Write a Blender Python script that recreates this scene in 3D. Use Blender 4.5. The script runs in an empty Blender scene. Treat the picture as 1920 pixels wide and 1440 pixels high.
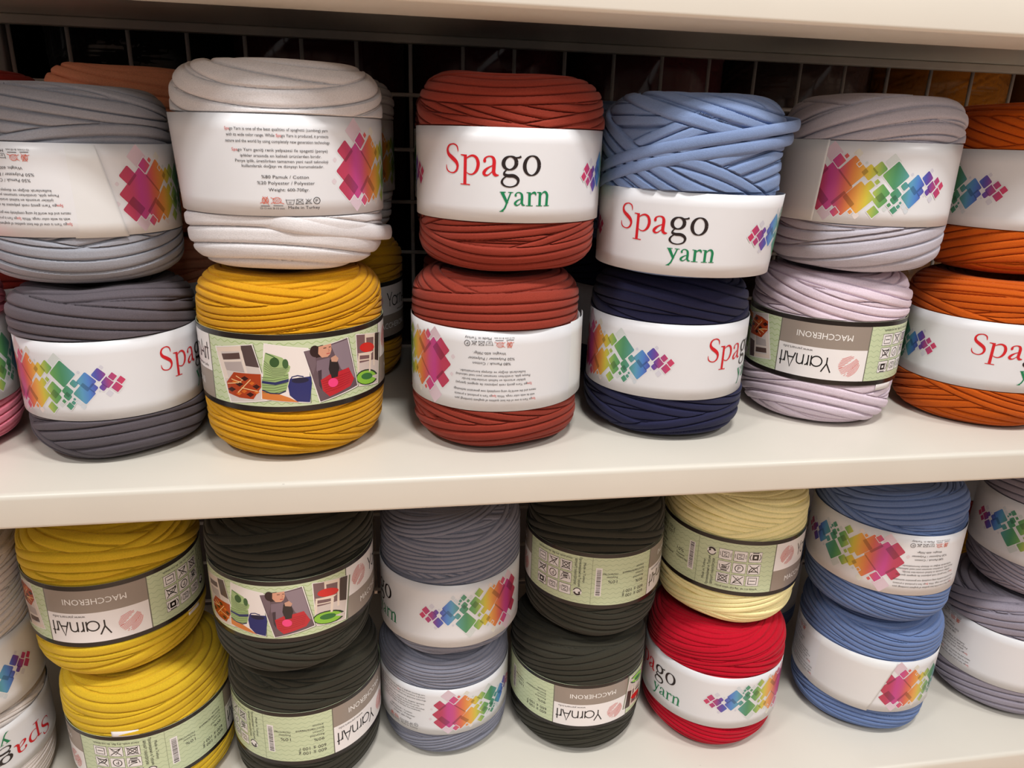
import bpy, bmesh, math, random
import numpy as np
from mathutils import Matrix, Vector

# ------------------------------------------------------------------ camera, world, lights, exposure
sc = bpy.context.scene
COL = sc.collection
CAM = Vector((0.0, -0.68, 0.3319))
cam_d = bpy.data.cameras.new('camera')
cam_d.lens = 25.685
cam_d.sensor_width = 36
cam_d.clip_start = 0.01
cam_o = bpy.data.objects.new('camera', cam_d)
COL.objects.link(cam_o)
cr, cu, cf = (0.987, -0.1578, 0.0291), (0.0234, 0.3209, 0.9468), (0.1587, 0.9339, -0.3205)
cam_o.matrix_world = Matrix(((cr[0], cu[0], -cf[0], CAM.x), (cr[1], cu[1], -cf[1], CAM.y), (cr[2], cu[2], -cf[2], CAM.z), (0, 0, 0, 1)))
sc.camera = cam_o

w = bpy.data.worlds.new('world')
sc.world = w
w.use_nodes = True
w.node_tree.nodes['Background'].inputs[0].default_value = (1.0, 0.95, 0.91, 1)
w.node_tree.nodes['Background'].inputs[1].default_value = 0.25

def ceiling_or_fill_lamp(loc, target, sx, sy, power, color, spread=180):
    ld = bpy.data.lights.new('ceiling_or_fill_light', 'AREA')
    ld.shape = 'RECTANGLE'
    ld.size, ld.size_y = sx, sy
    ld.energy = power
    ld.color = color
    ld.spread = math.radians(spread)
    o = bpy.data.objects.new('ceiling_or_fill_light', ld)
    COL.objects.link(o)
    o.location = loc
    o.rotation_euler = (Vector(target) - Vector(loc)).to_track_quat('-Z', 'Y').to_euler()
WARM = (1.0, 0.978, 0.95)
ceiling_or_fill_lamp((0.25, -0.80, 2.0), (0.25, 0.1, 0.1), 0.40, 0.12, 33, WARM)
ceiling_or_fill_lamp((-1.3, -1.00, 2.0), (0.0, 0.1, 0.1), 0.35, 0.12, 19, WARM)
ceiling_or_fill_lamp((1.8, -1.00, 2.0), (0.6, 0.1, 0.1), 0.35, 0.12, 19, WARM)
ceiling_or_fill_lamp((0.3, -2.6, 1.9), (0.3, 0.1, -0.1), 0.8, 0.25, 11, WARM)
ceiling_or_fill_lamp((0.3, -2.4, 2.0), (0.3, -2.3, -1.0), 1.6, 0.4, 62, WARM, 96)  # added fill lamp on the floor, its bounce brightens the shelf underside

sc.view_settings.view_transform = 'Standard'
sc.view_settings.look = 'None'
sc.view_settings.gamma = 1
sc.view_settings.use_curve_mapping = False
sc.view_settings.exposure = -0.04

# ------------------------------------------------------------------ helpers
def lin(c):
    c = c / 255.0
    return c / 12.92 if c <= 0.04045 else ((c + 0.055) / 1.055) ** 2.4
def rgb(r, g, b):
    return (lin(r), lin(g), lin(b))

def mesh_obj(name, me, mat=None, parent=None):
    o = bpy.data.objects.new(name, me)
    COL.objects.link(o)
    if mat is not None:
        if len(me.materials) == 0:
            me.materials.append(mat)
        o.material_slots[0].link = 'OBJECT'
        o.material_slots[0].material = mat
    if parent is not None:
        o.parent = parent
    return o

def fast_mesh(name, verts, faces, smooth=True):
    me = bpy.data.meshes.new(name)
    verts = np.asarray(verts, np.float32)
    me.vertices.add(len(verts))
    me.vertices.foreach_set('co', verts.ravel())
    if isinstance(faces, np.ndarray):
        n, k = faces.shape
        me.loops.add(n * k)
        me.loops.foreach_set('vertex_index', faces.astype(np.int32).ravel())
        me.polygons.add(n)
        me.polygons.foreach_set('loop_start', np.arange(0, n * k, k, dtype=np.int32))
        me.polygons.foreach_set('loop_total', np.full(n, k, np.int32))
    else:
        ls = np.array([len(f) for f in faces], np.int32)
        me.loops.add(int(ls.sum()))
        me.loops.foreach_set('vertex_index', np.array([i for f in faces for i in f], np.int32))
        me.polygons.add(len(faces))
        st = np.zeros(len(ls), np.int32)
        st[1:] = np.cumsum(ls)[:-1]
        me.polygons.foreach_set('loop_start', st)
        me.polygons.foreach_set('loop_total', ls)
    me.update(calc_edges=True)
    me.polygons.foreach_set('use_smooth', np.full(len(me.polygons), smooth, bool))
    me.validate()
    return me

def tag(o, label, cat, group=None, kind=None):
    if label: o['label'] = label
    if cat: o['category'] = cat
    if group: o['group'] = group
    if kind: o['kind'] = kind
    return o

def box_into(bm, lo, hi):
    vs = [bm.verts.new((x, y, z)) for z in (lo[2], hi[2]) for y in (lo[1], hi[1]) for x in (lo[0], hi[0])]
    for f in ((0, 2, 3, 1), (4, 5, 7, 6), (0, 1, 5, 4), (2, 6, 7, 3), (0, 4, 6, 2), (1, 3, 7, 5)):
        bm.faces.new([vs[i] for i in f])

def bm_obj(name, bm, mat, parent=None, bevel=0, smooth=False):
    me = bpy.data.meshes.new(name)
    bmesh.ops.recalc_face_normals(bm, faces=bm.faces)
    bm.to_mesh(me)
    bm.free()
    if smooth:
        me.polygons.foreach_set('use_smooth', np.full(len(me.polygons), True, bool))
    o = mesh_obj(name, me, mat, parent)
    if bevel:
        b = o.modifiers.new('bevel', 'BEVEL')
        b.width = bevel
        b.segments = 3
        b.limit_method = 'ANGLE'
    return o

# ------------------------------------------------------------------ materials
def new_mat(name):
    m = bpy.data.materials.new(name)
    m.use_nodes = True
    nt = m.node_tree
    return m, nt, nt.nodes['Principled BSDF']

def mat_paint(name, col, rough=0.38, bump=0.05, specks=True):
    m, nt, p = new_mat(name)
    tc = nt.nodes.new('ShaderNodeTexCoord')
    n = nt.nodes.new('ShaderNodeTexNoise')
    n.inputs['Scale'].default_value = 6
    n.inputs['Detail'].default_value = 4
    nt.links.new(tc.outputs['Object'], n.inputs['Vector'])
    r = nt.nodes.new('ShaderNodeValToRGB')
    r.color_ramp.elements[0].position = 0.3
    r.color_ramp.elements[0].color = (*[c * 0.95 for c in col], 1)
    r.color_ramp.elements[1].position = 0.7
    r.color_ramp.elements[1].color = (*col, 1)
    nt.links.new(n.outputs['Fac'], r.inputs['Fac'])
    src = r.outputs['Color']
    if specks:   # small scuffs left by the goods
        v = nt.nodes.new('ShaderNodeTexVoronoi')
        v.inputs['Scale'].default_value = 16
        mp = nt.nodes.new('ShaderNodeMapping')
        mp.inputs['Scale'].default_value = (1.0, 2.2, 1.0)
        nt.links.new(tc.outputs['Object'], mp.inputs['Vector'])
        nt.links.new(mp.outputs['Vector'], v.inputs['Vector'])
        lt = nt.nodes.new('ShaderNodeMath')
        lt.operation = 'LESS_THAN'
        lt.inputs[1].default_value = 0.022
        nt.links.new(v.outputs['Distance'], lt.inputs[0])
        mul = nt.nodes.new('ShaderNodeMath')
        mul.operation = 'MULTIPLY'
        mul.inputs[1].default_value = 0.30
        nt.links.new(lt.outputs[0], mul.inputs[0])
        mix = nt.nodes.new('ShaderNodeMix')
        mix.data_type = 'RGBA'
        nt.links.new(mul.outputs[0], mix.inputs['Factor'])
        nt.links.new(src, mix.inputs['A'])
        mix.inputs['B'].default_value = (0.25, 0.22, 0.19, 1)
        src = mix.outputs['Result']
    nt.links.new(src, p.inputs['Base Color'])
    p.inputs['Roughness'].default_value = rough
    n2 = nt.nodes.new('ShaderNodeTexNoise')
    n2.inputs['Scale'].default_value = 500
    nt.links.new(tc.outputs['Object'], n2.inputs['Vector'])
    b = nt.nodes.new('ShaderNodeBump')
    b.inputs['Strength'].default_value = bump
    b.inputs['Distance'].default_value = 0.0004
    nt.links.new(n2.outputs['Fac'], b.inputs['Height'])
    nt.links.new(b.outputs['Normal'], p.inputs['Normal'])
    return m

def mat_yarn(name, col, heather=0.12):
    m, nt, p = new_mat(name)
    tc = nt.nodes.new('ShaderNodeTexCoord')
    n = nt.nodes.new('ShaderNodeTexNoise')
    n.inputs['Scale'].default_value = 700
    n.inputs['Detail'].default_value = 3
    mp = nt.nodes.new('ShaderNodeMapping')
    mp.inputs['Scale'].default_value = (1, 1, 2.2)
    nt.links.new(tc.outputs['Object'], mp.inputs['Vector'])
    nt.links.new(mp.outputs['Vector'], n.inputs['Vector'])
    n3 = nt.nodes.new('ShaderNodeTexNoise')
    n3.inputs['Scale'].default_value = 30
    nt.links.new(tc.outputs['Object'], n3.inputs['Vector'])
    add = nt.nodes.new('ShaderNodeMath')
    add.operation = 'MULTIPLY_ADD'
    add.inputs[1].default_value = 0.4
    nt.links.new(n3.outputs['Fac'], add.inputs[0])
    nt.links.new(n.outputs['Fac'], add.inputs[2])
    r = nt.nodes.new('ShaderNodeValToRGB')
    r.color_ramp.elements[0].position = 0.45
    r.color_ramp.elements[0].color = (*[c * (1 - heather) for c in col], 1)
    r.color_ramp.elements[1].position = 0.95
    r.color_ramp.elements[1].color = (*[min(1, c * (1 + heather)) for c in col], 1)
    nt.links.new(add.outputs[0], r.inputs['Fac'])
    nt.links.new(r.outputs['Color'], p.inputs['Base Color'])
    p.inputs['Roughness'].default_value = 0.92
    p.inputs['Specular IOR Level'].default_value = 0.15
    p.inputs['Sheen Weight'].default_value = 0.08
    p.inputs['Sheen Roughness'].default_value = 0.5
    b = nt.nodes.new('ShaderNodeBump')
    b.inputs['Strength'].default_value = 0.35
    b.inputs['Distance'].default_value = 0.0006
    nt.links.new(n.outputs['Fac'], b.inputs['Height'])
    nt.links.new(b.outputs['Normal'], p.inputs['Normal'])
    return m

def mat_print(name, rough):
    m, nt, p = new_mat(name)
    a = nt.nodes.new('ShaderNodeAttribute')
    a.attribute_name = 'ink'
    nt.links.new(a.outputs['Color'], p.inputs['Base Color'])
    p.inputs['Roughness'].default_value = rough
    p.inputs['Specular IOR Level'].default_value = 0.4
    tc = nt.nodes.new('ShaderNodeTexCoord')
    n = nt.nodes.new('ShaderNodeTexNoise')
    n.inputs['Scale'].default_value = 45
    nt.links.new(tc.outputs['Object'], n.inputs['Vector'])
    b = nt.nodes.new('ShaderNodeBump')
    b.inputs['Strength'].default_value = 0.08
    b.inputs['Distance'].default_value = 0.002
    nt.links.new(n.outputs['Fac'], b.inputs['Height'])
    nt.links.new(b.outputs['Normal'], p.inputs['Normal'])
    return m

def mat_simple(name, col, rough=0.5, metal=0.0):
    m, nt, p = new_mat(name)
    tc = nt.nodes.new('ShaderNodeTexCoord')
    n = nt.nodes.new('ShaderNodeTexNoise')
    n.inputs['Scale'].default_value = 40
    nt.links.new(tc.outputs['Object'], n.inputs['Vector'])
    r = nt.nodes.new('ShaderNodeValToRGB')
    r.color_ramp.elements[0].color = (*[c * 0.85 for c in col], 1)
    r.color_ramp.elements[1].color = (*col, 1)
    nt.links.new(n.outputs['Fac'], r.inputs['Fac'])
    nt.links.new(r.outputs['Color'], p.inputs['Base Color'])
    p.inputs['Roughness'].default_value = rough
    p.inputs['Metallic'].default_value = metal
    return m

def mat_film(name):
    m, nt, p = new_mat(name)
    out = nt.nodes['Material Output']
    g = nt.nodes.new('ShaderNodeBsdfGlossy')
    g.inputs['Roughness'].default_value = 0.12
    t = nt.nodes.new('ShaderNodeBsdfTransparent')
    fr = nt.nodes.new('ShaderNodeLayerWeight')
    fr.inputs['Blend'].default_value = 0.25
    mx = nt.nodes.new('ShaderNodeMixShader')
    mr = nt.nodes.new('ShaderNodeMath')
    mr.operation = 'MULTIPLY_ADD'
    mr.inputs[1].default_value = 0.5
    mr.inputs[2].default_value = 0.05
    nt.links.new(fr.outputs['Fresnel'], mr.inputs[0])
    nt.links.new(mr.outputs[0], mx.inputs['Fac'])
    nt.links.new(t.outputs[0], mx.inputs[1])
    nt.links.new(g.outputs[0], mx.inputs[2])
    nt.links.new(mx.outputs[0], out.inputs['Surface'])
    nt.nodes.remove(p)
    return m

M_SHELF = mat_paint('cream_powder_coat', (0.665, 0.63, 0.56), 0.36)
M_RAIL = mat_simple('grey_rail', (0.42, 0.37, 0.32), 0.5, 0.0)
M_WIRE = mat_simple('grey_wire', (0.60, 0.53, 0.48), 0.45, 0.0)
M_POST = mat_simple('grey_post', (0.24, 0.21, 0.19), 0.5, 0.0)
M_SHADE = mat_simple('shade_coloured_board', (0.02, 0.015, 0.014), 0.8)  # near-black colour stands in for the shade beyond the grid
M_FLOOR = mat_simple('tan_floor', (0.72, 0.50, 0.36), 0.5)
M_PAPER = mat_print('printed_paper', 0.36)
M_FILMLABEL = mat_print('printed_glossy_film', 0.24)
M_FILM = mat_film('clear_plastic_film')

# ------------------------------------------------------------------ shelves, rails, wire grid
def shelf(name, ztop, x0, x1, yback, thick, label):
    prof = []
    r = 0.006
    for k in range(7):
        a = math.pi / 2 + k * math.pi / 12
        prof.append((r + r * math.cos(a), ztop - r + r * math.sin(a)))
    zb = ztop - thick
    r2 = 0.004
    for k in range(7):
        a = math.pi + k * math.pi / 12
        prof.append((r2 + r2 * math.cos(a), zb + r2 + r2 * math.sin(a)))
    lip = 0.082
    prof += [(lip, zb), (lip, zb + 0.012), (lip + 0.002, zb + 0.012), (lip + 0.002, zb - 0.0015 + 0.004), (lip + 0.006, zb + 0.004), (lip + 0.006, ztop - 0.010), (yback, ztop - 0.010), (yback, ztop)]
    n = len(prof)
    xs = np.linspace(x0, x1, 40)
    verts = [(x, y, z) for x in xs for (y, z) in prof]
    faces = []
    for i in range(len(xs) - 1):
        for j in range(n):
            k = (j + 1) % n
            faces.append((i * n + j, (i + 1) * n + j, (i + 1) * n + k, i * n + k))
    faces.append(tuple(range(n)))
    faces.append(tuple(range((len(xs) - 1) * n, len(xs) * n))[::-1])
    me = bpy.data.meshes.new(name)
    me.from_pydata(verts, [], faces)
    bm = bmesh.new()
    bm.from_mesh(me)
    bpy.data.meshes.remove(me)
    bmesh.ops.recalc_face_normals(bm, faces=bm.faces)
    o = bm_obj(name, bm, M_SHELF, None, 0, False)
    o.data.polygons.foreach_set('use_smooth', np.full(len(o.data.polygons), True, bool))
    o.data.set_sharp_from_angle(angle=math.radians(35))
    tag(o, label, 'shelf')
    return o

ZL, ZU = -0.4672, 0.436
TH = 0.0364
shelf('shelf', 0.0, -1.3, 2.4, 0.485, TH, 'cream metal shelf at mid height carrying the charcoal, mustard and navy balls')
shelf('shelf', ZL, -1.3, 2.4, 0.485, TH, 'cream metal shelf at the bottom, under the red and dark olive balls')
up = shelf('shelf', ZU + TH + 0.004, -1.3, 2.4, 0.485, TH + 0.004, 'cream metal shelf along the top with shaded underside and nothing on it')
bm = bmesh.new()
box_into(bm, (-1.3, 0.470, ZU + 0.018), (2.4, 0.486, ZU + 0.030))
bm_obj('back_rail', bm, M_RAIL, up, 0.002)
bm = bmesh.new()
box_into(bm, (-1.3, 0.478, ZU + TH + 0.003), (2.4, 0.486, 0.556))  # unseen strip added to stop light slipping over the shelf onto the cones
bm_obj('added_light_stop', bm, M_SHELF, up, 0.001)

# wire grid panel
GY, GZ, GS, GX = 0.5, 0.4634, 0.0773, -0.4296
grid = bpy.data.objects.new('wire_grid_panel', None)
COL.objects.link(grid)
grid.location = (GX, GY, ZL - 0.1)
tag(grid, 'grey welded wire grid panel behind the shelves', 'wire grid')
def rod(name, p, q, r, mat, parent):
    p, q = Vector(p), Vector(q)
    d = (q - p).normalized()
    a = d.orthogonal().normalized()
    b = d.cross(a)
    bm = bmesh.new()
    rings = []
    for e in (p, q):
        rings.append([bm.verts.new(e + r * (math.cos(t) * a + math.sin(t) * b)) for t in [k * math.pi / 4 for k in range(8)]])
    for k in range(8):
        bm.faces.new((rings[0][k], rings[0][(k + 1) % 8], rings[1][(k + 1) % 8], rings[1][k]))
    bm.faces.new(rings[0]); bm.faces.new(rings[1][::-1])
    return bm_obj(name, bm, mat, parent, 0, True)
ztop = GZ - (ZL - 0.1)
v0 = rod('vertical_wire', (0, 0, 0), (0, 0, ztop), 0.0029, M_WIRE, grid)
v0.location = (-1 * GS + 0.004, 0, 0)
for i in range(0, 27):
    c = v0.copy()
    COL.objects.link(c)
    c.parent = grid
    c.location = (i * GS, 0, 0)
h0 = rod('horizontal_wire', (-GS, 0, 0), (26 * GS, 0, 0), 0.0029, M_WIRE, grid)
h0.location = (0, -0.0058, ztop)
for i in range(1, 14):
    c = h0.copy()
    COL.objects.link(c)
    c.parent = grid
    c.location = (0, -0.0058, ztop - i * GS)
# upright post at the left end of the grid
bm = bmesh.new()
box_into(bm, (-0.585, 0.488, ZL - 0.3), (-0.507, 0.516, 0.75))
post = bm_obj('upright_post', bm, M_POST, None, 0.003)
tag(post, 'grey metal upright post at the far left end of the wire grid', 'post')
# the gondola's far side: deck, added top and back; shade put into their dark colour
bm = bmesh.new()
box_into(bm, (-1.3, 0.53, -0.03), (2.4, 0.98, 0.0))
tag(bm_obj('shelf', bm, M_SHADE, None, 0.002), 'shelf coloured as if shaded, beyond the wire grid under the wrapped cones', 'shelf')
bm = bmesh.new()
box_into(bm, (-1.3, 0.488, 0.545), (2.4, 0.98, 0.56))  # board added to seal out light above the cones
tag(bm_obj('shelf', bm, M_SHADE, None, 0), 'added dark board keeping light off the wrapped cones beyond the wire grid', 'shelf')
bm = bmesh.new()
box_into(bm, (-5.0, 0.98, -1.0), (5.5, 1.0, 2.7))  # unseen dark wall added to keep light from coming in behind the cones
tag(bm_obj('added_back_wall', bm, M_SHADE, None, 0), None, None, None, 'structure')
bm = bmesh.new()
box_into(bm, (-5.0, -6.0, -1.02), (5.5, 2.0, -0.98))
tag(bm_obj('floor', bm, M_FLOOR, None, 0), None, None, None, 'structure')

# ------------------------------------------------------------------ wound yarn meshes
R0, H0 = 0.0910, 0.195
HLAB = 0.0061
RL = R0 + HLAB           # radius of a paper band
ZC0 = 0.0985             # nominal height of the band's middle

def profile(ns, R=R0, H=H0, dens=None):
    rb = 0.022
    pts = [(0.004, 0.006), (0.05, 0.006), (R - rb - 0.004, 0.0055)]
    for k in range(1, 13):
        a = -math.pi / 2 + k * math.pi / 24
        pts.append((R - rb - 0.002 + rb * math.cos(a), 0.0055 + rb + rb * math.sin(a)))
    pts += [(R, H * 0.38), (R, H * 0.62)]
    rt = 0.025
    for k in range(13):
        a = k * math.pi / 24
        pts.append((R - rt - 0.001 + rt * math.cos(a), H - 0.0055 - rt + rt * math.sin(a)))
    pts += [(0.040, H - 0.007), (0.030, H - 0.012), (0.026, H - 0.03), (0.024, H - 0.075), (0.002, H - 0.076)]
    p = np.array(pts)
    d = np.r_[0, np.cumsum(np.hypot(*np.diff(p, axis=0).T))]
    s = np.linspace(0, d[-1], ns)
    if dens is not None:        # finer rings where the wound strands show
        q = np.linspace(0, d[-1], 4000)
        rq, zq = np.interp(q, d, p[:, 0]), np.interp(q, d, p[:, 1])
        wgt = np.where(rq < R * 0.55, 0.18, 1.0)
        wgt = np.where((np.abs(zq - dens[0]) < dens[1] / 2 - 0.004) & (rq > R - 0.004), 0.22, wgt)
        wgt = np.where((zq < 0.02) & (rq < R * 0.8), 0.18, wgt)
        cw = np.r_[0, np.cumsum((wgt[1:] + wgt[:-1]) / 2)]
        s = np.interp(np.linspace(0, cw[-1], ns), cw, q)
    r = np.interp(s, d, p[:, 0]); z = np.interp(s, d, p[:, 1])
    rr, zz = r, z
    k = np.ones(9) / 9
    tr = np.convolve(np.pad(np.gradient(rr, s), 4, 'edge'), k, 'valid'); tz = np.convolve(np.pad(np.gradient(zz, s), 4, 'edge'), k, 'valid')
    l = np.hypot(tr, tz) + 1e-9
    return s, rr, zz, tz / l, -tr / l

def yarn_mesh(name, seed, band=ZC0, hh=0.088, nt=430, ns=390, front=False, w=0.0050, amp=0.020, nb=13, thick=0.0042, gd=0.30, R=R0, H=H0, lump=0.0018):
    """a ball of wound jersey strips: strands laid one over another round the profile; band = height of the paper band that holds them in"""
    rng = np.random.default_rng(seed)
    s, r, z, nr, nz = profile(ns, R, H, (band, hh) if band is not None else None)
    th = np.linspace(0, 2 * np.pi, nt, endpoint=False)
    if front:           # closer set on the side that faces the aisle
        nf = int(nt * 0.84)
        th = np.r_[np.radians(np.linspace(-112, 112, nf)), np.radians(np.linspace(112, 248, nt - nf + 2)[1:-1])]
    nt = len(th)
    L = s[-1]
    S = s[None, :]
    hgt = np.full((nt, ns), -0.001)
    def strand(sc_, A, ph, A2, ph2, base, ww, tt, over=False):
        c = sc_ + A * np.sin(th - ph) + A2 * np.sin(2 * th - ph2)
        u = np.abs(S - c[:, None]) / ww
        p = np.where(u < 1, base + tt * np.sqrt(np.clip(1 - u ** 4.2, 0, 1)), -1)
        groove = (u >= 1) & (u < 1 + max(0.15, 0.00072 / ww))
        hgt[groove] = np.minimum(hgt[groove], base + gd * tt)
        if over: hgt[u < 1] = p[u < 1]       # lies over what is already wound
        else: np.maximum(hgt, p, out=hgt)
    pos = 0.012
    A, ph = 0.004, rng.uniform(0, 6.28)
    while pos < L - 0.01:
        A = np.clip(A + rng.normal(0, 0.0012), -0.007, 0.007)
        ph += rng.normal(0, 0.25)
        ww = w * rng.uniform(0.85, 1.2)
        strand(pos, A, ph, rng.normal(0, 0.0006), rng.uniform(0, 6.28), rng.uniform(-0.0008, 0.0010), ww, thick * rng.uniform(0.85, 1.05))
        pos += ww * 2.04
    for o_, b in enumerate(rng.permutation(nb)):
        cs = 0.06 + (L - 0.17) * (b + rng.uniform(0.1, 0.9)) / nb
        n = int(rng.integers(2, 7))
        A = rng.uniform(0.3, 1) * amp * rng.choice([-1, 1])
        ph = rng.uniform(0, 6.28)
        base = 0.0004 + 0.0024 * o_ / nb
        A2, ph2 = rng.normal(0, 0.0018), rng.uniform(0, 6.28)
        for k in range(n):
            ww = w * rng.uniform(0.9, 1.25)
            strand(cs + (k - n / 2) * w * 2.12, A * (1 + 0.05 * k), ph + rng.normal(0, 0.05), A2, ph2, base + rng.uniform(-0.0003, 0.0004), ww, thick, True)
    hgt = np.maximum(hgt, 0)
    lumpf = np.zeros((nt, ns))          # soft lumps of the whole body
    for k in range(7):
        m_ = int(rng.integers(1, 5))
        lumpf += rng.normal(0, 1) * np.sin(m_ * th + rng.uniform(0, 6.28))[:, None] * np.sin(S / L * rng.uniform(4, 11) + rng.uniform(0, 6.28))
    hgt += lumpf * lump * 0.45
    if band is not None:
        d = np.abs(z - band)
        m = np.clip((hh / 2 + 0.0045 - d) / 0.004, 0, 1)[None, :]
        lim = HLAB - 0.0016
        cap = np.where(r < R - 0.004, 0.004, lim)[None, :]
        hgt = np.where(m > 0, np.minimum(hgt, cap * m + (1 - m) * 0.02), hgt)
    X = (r[None, :] + nr[None, :] * hgt)
    Z = (z[None, :] + nz[None, :] * hgt)
    V = np.stack([np.sin(th)[:, None] * X, -np.cos(th)[:, None] * X, Z], -1).reshape(-1, 3)
    lo, hi = V[:, 2].min(), V[:, 2].max()
    low = V[:, 2] < H * 0.25
    V[:, 2] = np.where(low, H * 0.25 + (V[:, 2] - H * 0.25) * (H * 0.25) / (H * 0.25 - lo), V[:, 2])
    high = V[:, 2] > H * 0.78
    V[:, 2] = np.where(high, H * 0.78 + (V[:, 2] - H * 0.78) * (H * 0.22) / (hi - H * 0.78), V[:, 2])
    i = np.arange(nt)[:, None]; j = np.arange(ns - 1)[None, :]
    a = i * ns + j; b_ = ((i + 1) % nt) * ns + j
    F = np.stack([a, b_, b_ + 1, a + 1], -1).reshape(-1, 4)
    me = fast_mesh(name, V, F)
    me.materials.append(None)
    return me

def loose_strand(root, mat, d0, d1, z0, z1, bulge, half=0.0058, lift=0.0, bow=0.0, peak=0.5, wd=0.22):
    """one jersey strip lying over the rest and standing off the ball around `peak` of its length"""
    n, k = 90, 12
    V = []
    for i in range(n + 1):
        t = i / n
        th = math.radians(d0 + (d1 - d0) * t)
        rr = R0 + 0.0052 + lift + bulge * math.exp(-((t - peak) / wd) ** 2)
        e = min(1.0, t / 0.16, (1 - t) / 0.16)
        rr -= 0.009 * (1 - e) ** 1.5
        zz = z0 + (z1 - z0) * t + bow * math.sin(math.pi * t)
        for j in range(k):
            a = 2 * math.pi * j / k
            q = rr + 0.0026 * math.cos(a)
            V.append((q * math.sin(th), -q * math.cos(th), zz + half * math.sin(a)))
    F = []
    for i in range(n):
        for j in range(k):
            F.append((i * k + j, (i + 1) * k + j, (i + 1) * k + (j + 1) % k, i * k + (j + 1) % k))
    F.append(tuple(range(k))); F.append(tuple(range(n * k, n * k + k))[::-1])
    return mesh_obj('loose_strand', fast_mesh('loose_strand', V, F), mat, root)

# ------------------------------------------------------------------ printed art: pieces are flat polygons (u, v, layer, colour)
STEP = 0.0026
class Piece:
    def __init__(s): s.v = []; s.lay = []; s.col = []; s.f = []
    def raw(s, pts, layer, col):
        n = len(s.v)
        for p in pts:
            s.v.append(p); s.lay.append(layer)
            s.col.append(col(p[0], p[1]) if callable(col) else col)
        s.f.append(tuple(range(n, n + len(pts))))
    def poly(s, pts, layer, col):           # convex polygon, cut into strips along u
        us = [p[0] for p in pts]
        a, b = math.floor(min(us) / STEP), math.floor((max(us) - 1e-9) / STEP)
        if a >= b:
            s.raw(pts, layer, col); return
        rest = list(pts)
        for k in range(a + 1, b + 1):
            x = k * STEP
            left, right = clip_u(rest, x)
            if len(left) > 2: s.raw(left, layer, col)
            rest = right
            if len(rest) < 3: break
        if len(rest) > 2: s.raw(rest, layer, col)
    def stroke(s, pts, layer, col, smooth=True, sub=5):
        P = np.array([(p[0], p[1], p[2]) for p in pts], float)
        if smooth and len(P) > 2:
            Q = []
            E_ = np.vstack([2 * P[0] - P[1], P, 2 * P[-1] - P[-2]])
            for i in range(1, len(E_) - 2):
                for t in np.linspace(0, 1, sub, endpoint=False):
                    p0, p1, p2, p3 = E_[i - 1], E_[i], E_[i + 1], E_[i + 2]
                    Q.append(0.5 * (2 * p1 + (p2 - p0) * t + (2 * p0 - 5 * p1 + 4 * p2 - p3) * t * t + (3 * p1 - p0 - 3 * p2 + p3) * t ** 3))
            Q.append(P[-1])
            P = np.array(Q)
        T = np.gradient(P[:, :2], axis=0)
        T /= np.linalg.norm(T, axis=1)[:, None] + 1e-12
        N = np.stack([-T[:, 1], T[:, 0]], 1)
        Lf = P[:, :2] + N * P[:, 2:3] / 2; Rt = P[:, :2] - N * P[:, 2:3] / 2
        for i in range(len(P) - 1):
            s.poly([tuple(Lf[i]), tuple(Rt[i]), tuple(Rt[i + 1]), tuple(Lf[i + 1])], layer, col)

def clip_u(pts, x):
    L_, R_ = [], []
    n = len(pts)
    for i in range(n):
        p, q = pts[i], pts[(i + 1) % n]
        if p[0] <= x: L_.append(p)
        if p[0] >= x: R_.append(p)
        if (p[0] - x) * (q[0] - x) < 0:
            t = (x - p[0]) / (q[0] - p[0])
            m = (x, p[1] + t * (q[1] - p[1]))
            L_.append(m); R_.append(m)
    return L_, R_

def text_into(pc, txt, u, v, width, height, layer, col, align='C', red=None, redcol=None, rot=0.0):
    cu_ = bpy.data.curves.new('t', 'FONT')
    cu_.body = txt
    cu_.resolution_u = 2
    cu_.size = 1.0
    if red:
        a = bpy.data.materials.get('_a') or bpy.data.materials.new('_a')
        cu_.materials.append(a); cu_.materials.append(a)
        for (i0, i1) in red:
            for i in range(i0, i1): cu_.body_format[i].material_index = 1
    o = bpy.data.objects.new('t', cu_)
    COL.objects.link(o)
    dg = bpy.context.evaluated_depsgraph_get()
    dg.update()
    me = o.evaluated_get(dg).to_mesh()
    vs = np.array([x.co[:2] for x in me.vertices])
    if len(vs):
        x0, x1 = vs[:, 0].min(), vs[:, 0].max()
        sx = width / (x1 - x0) if width else height
        vs = np.stack([(vs[:, 0] - (x0 + x1) / 2) * sx, (vs[:, 1] - 0.36) * height], 1)
        if align == 'L': vs[:, 0] -= vs[:, 0].min()
        if align == 'R': vs[:, 0] -= vs[:, 0].max()
        c_, s_ = math.cos(rot), math.sin(rot)
        vs = np.stack([u + c_ * vs[:, 0] - s_ * vs[:, 1], v + s_ * vs[:, 0] + c_ * vs[:, 1]], 1)
        for p in me.polygons:
            pc.poly([tuple(vs[i]) for i in p.vertices], layer, redcol if p.material_index == 1 else col)
    bpy.data.objects.remove(o)
    bpy.data.curves.remove(cu_)

INK = rgb(58, 54, 54)
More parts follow.
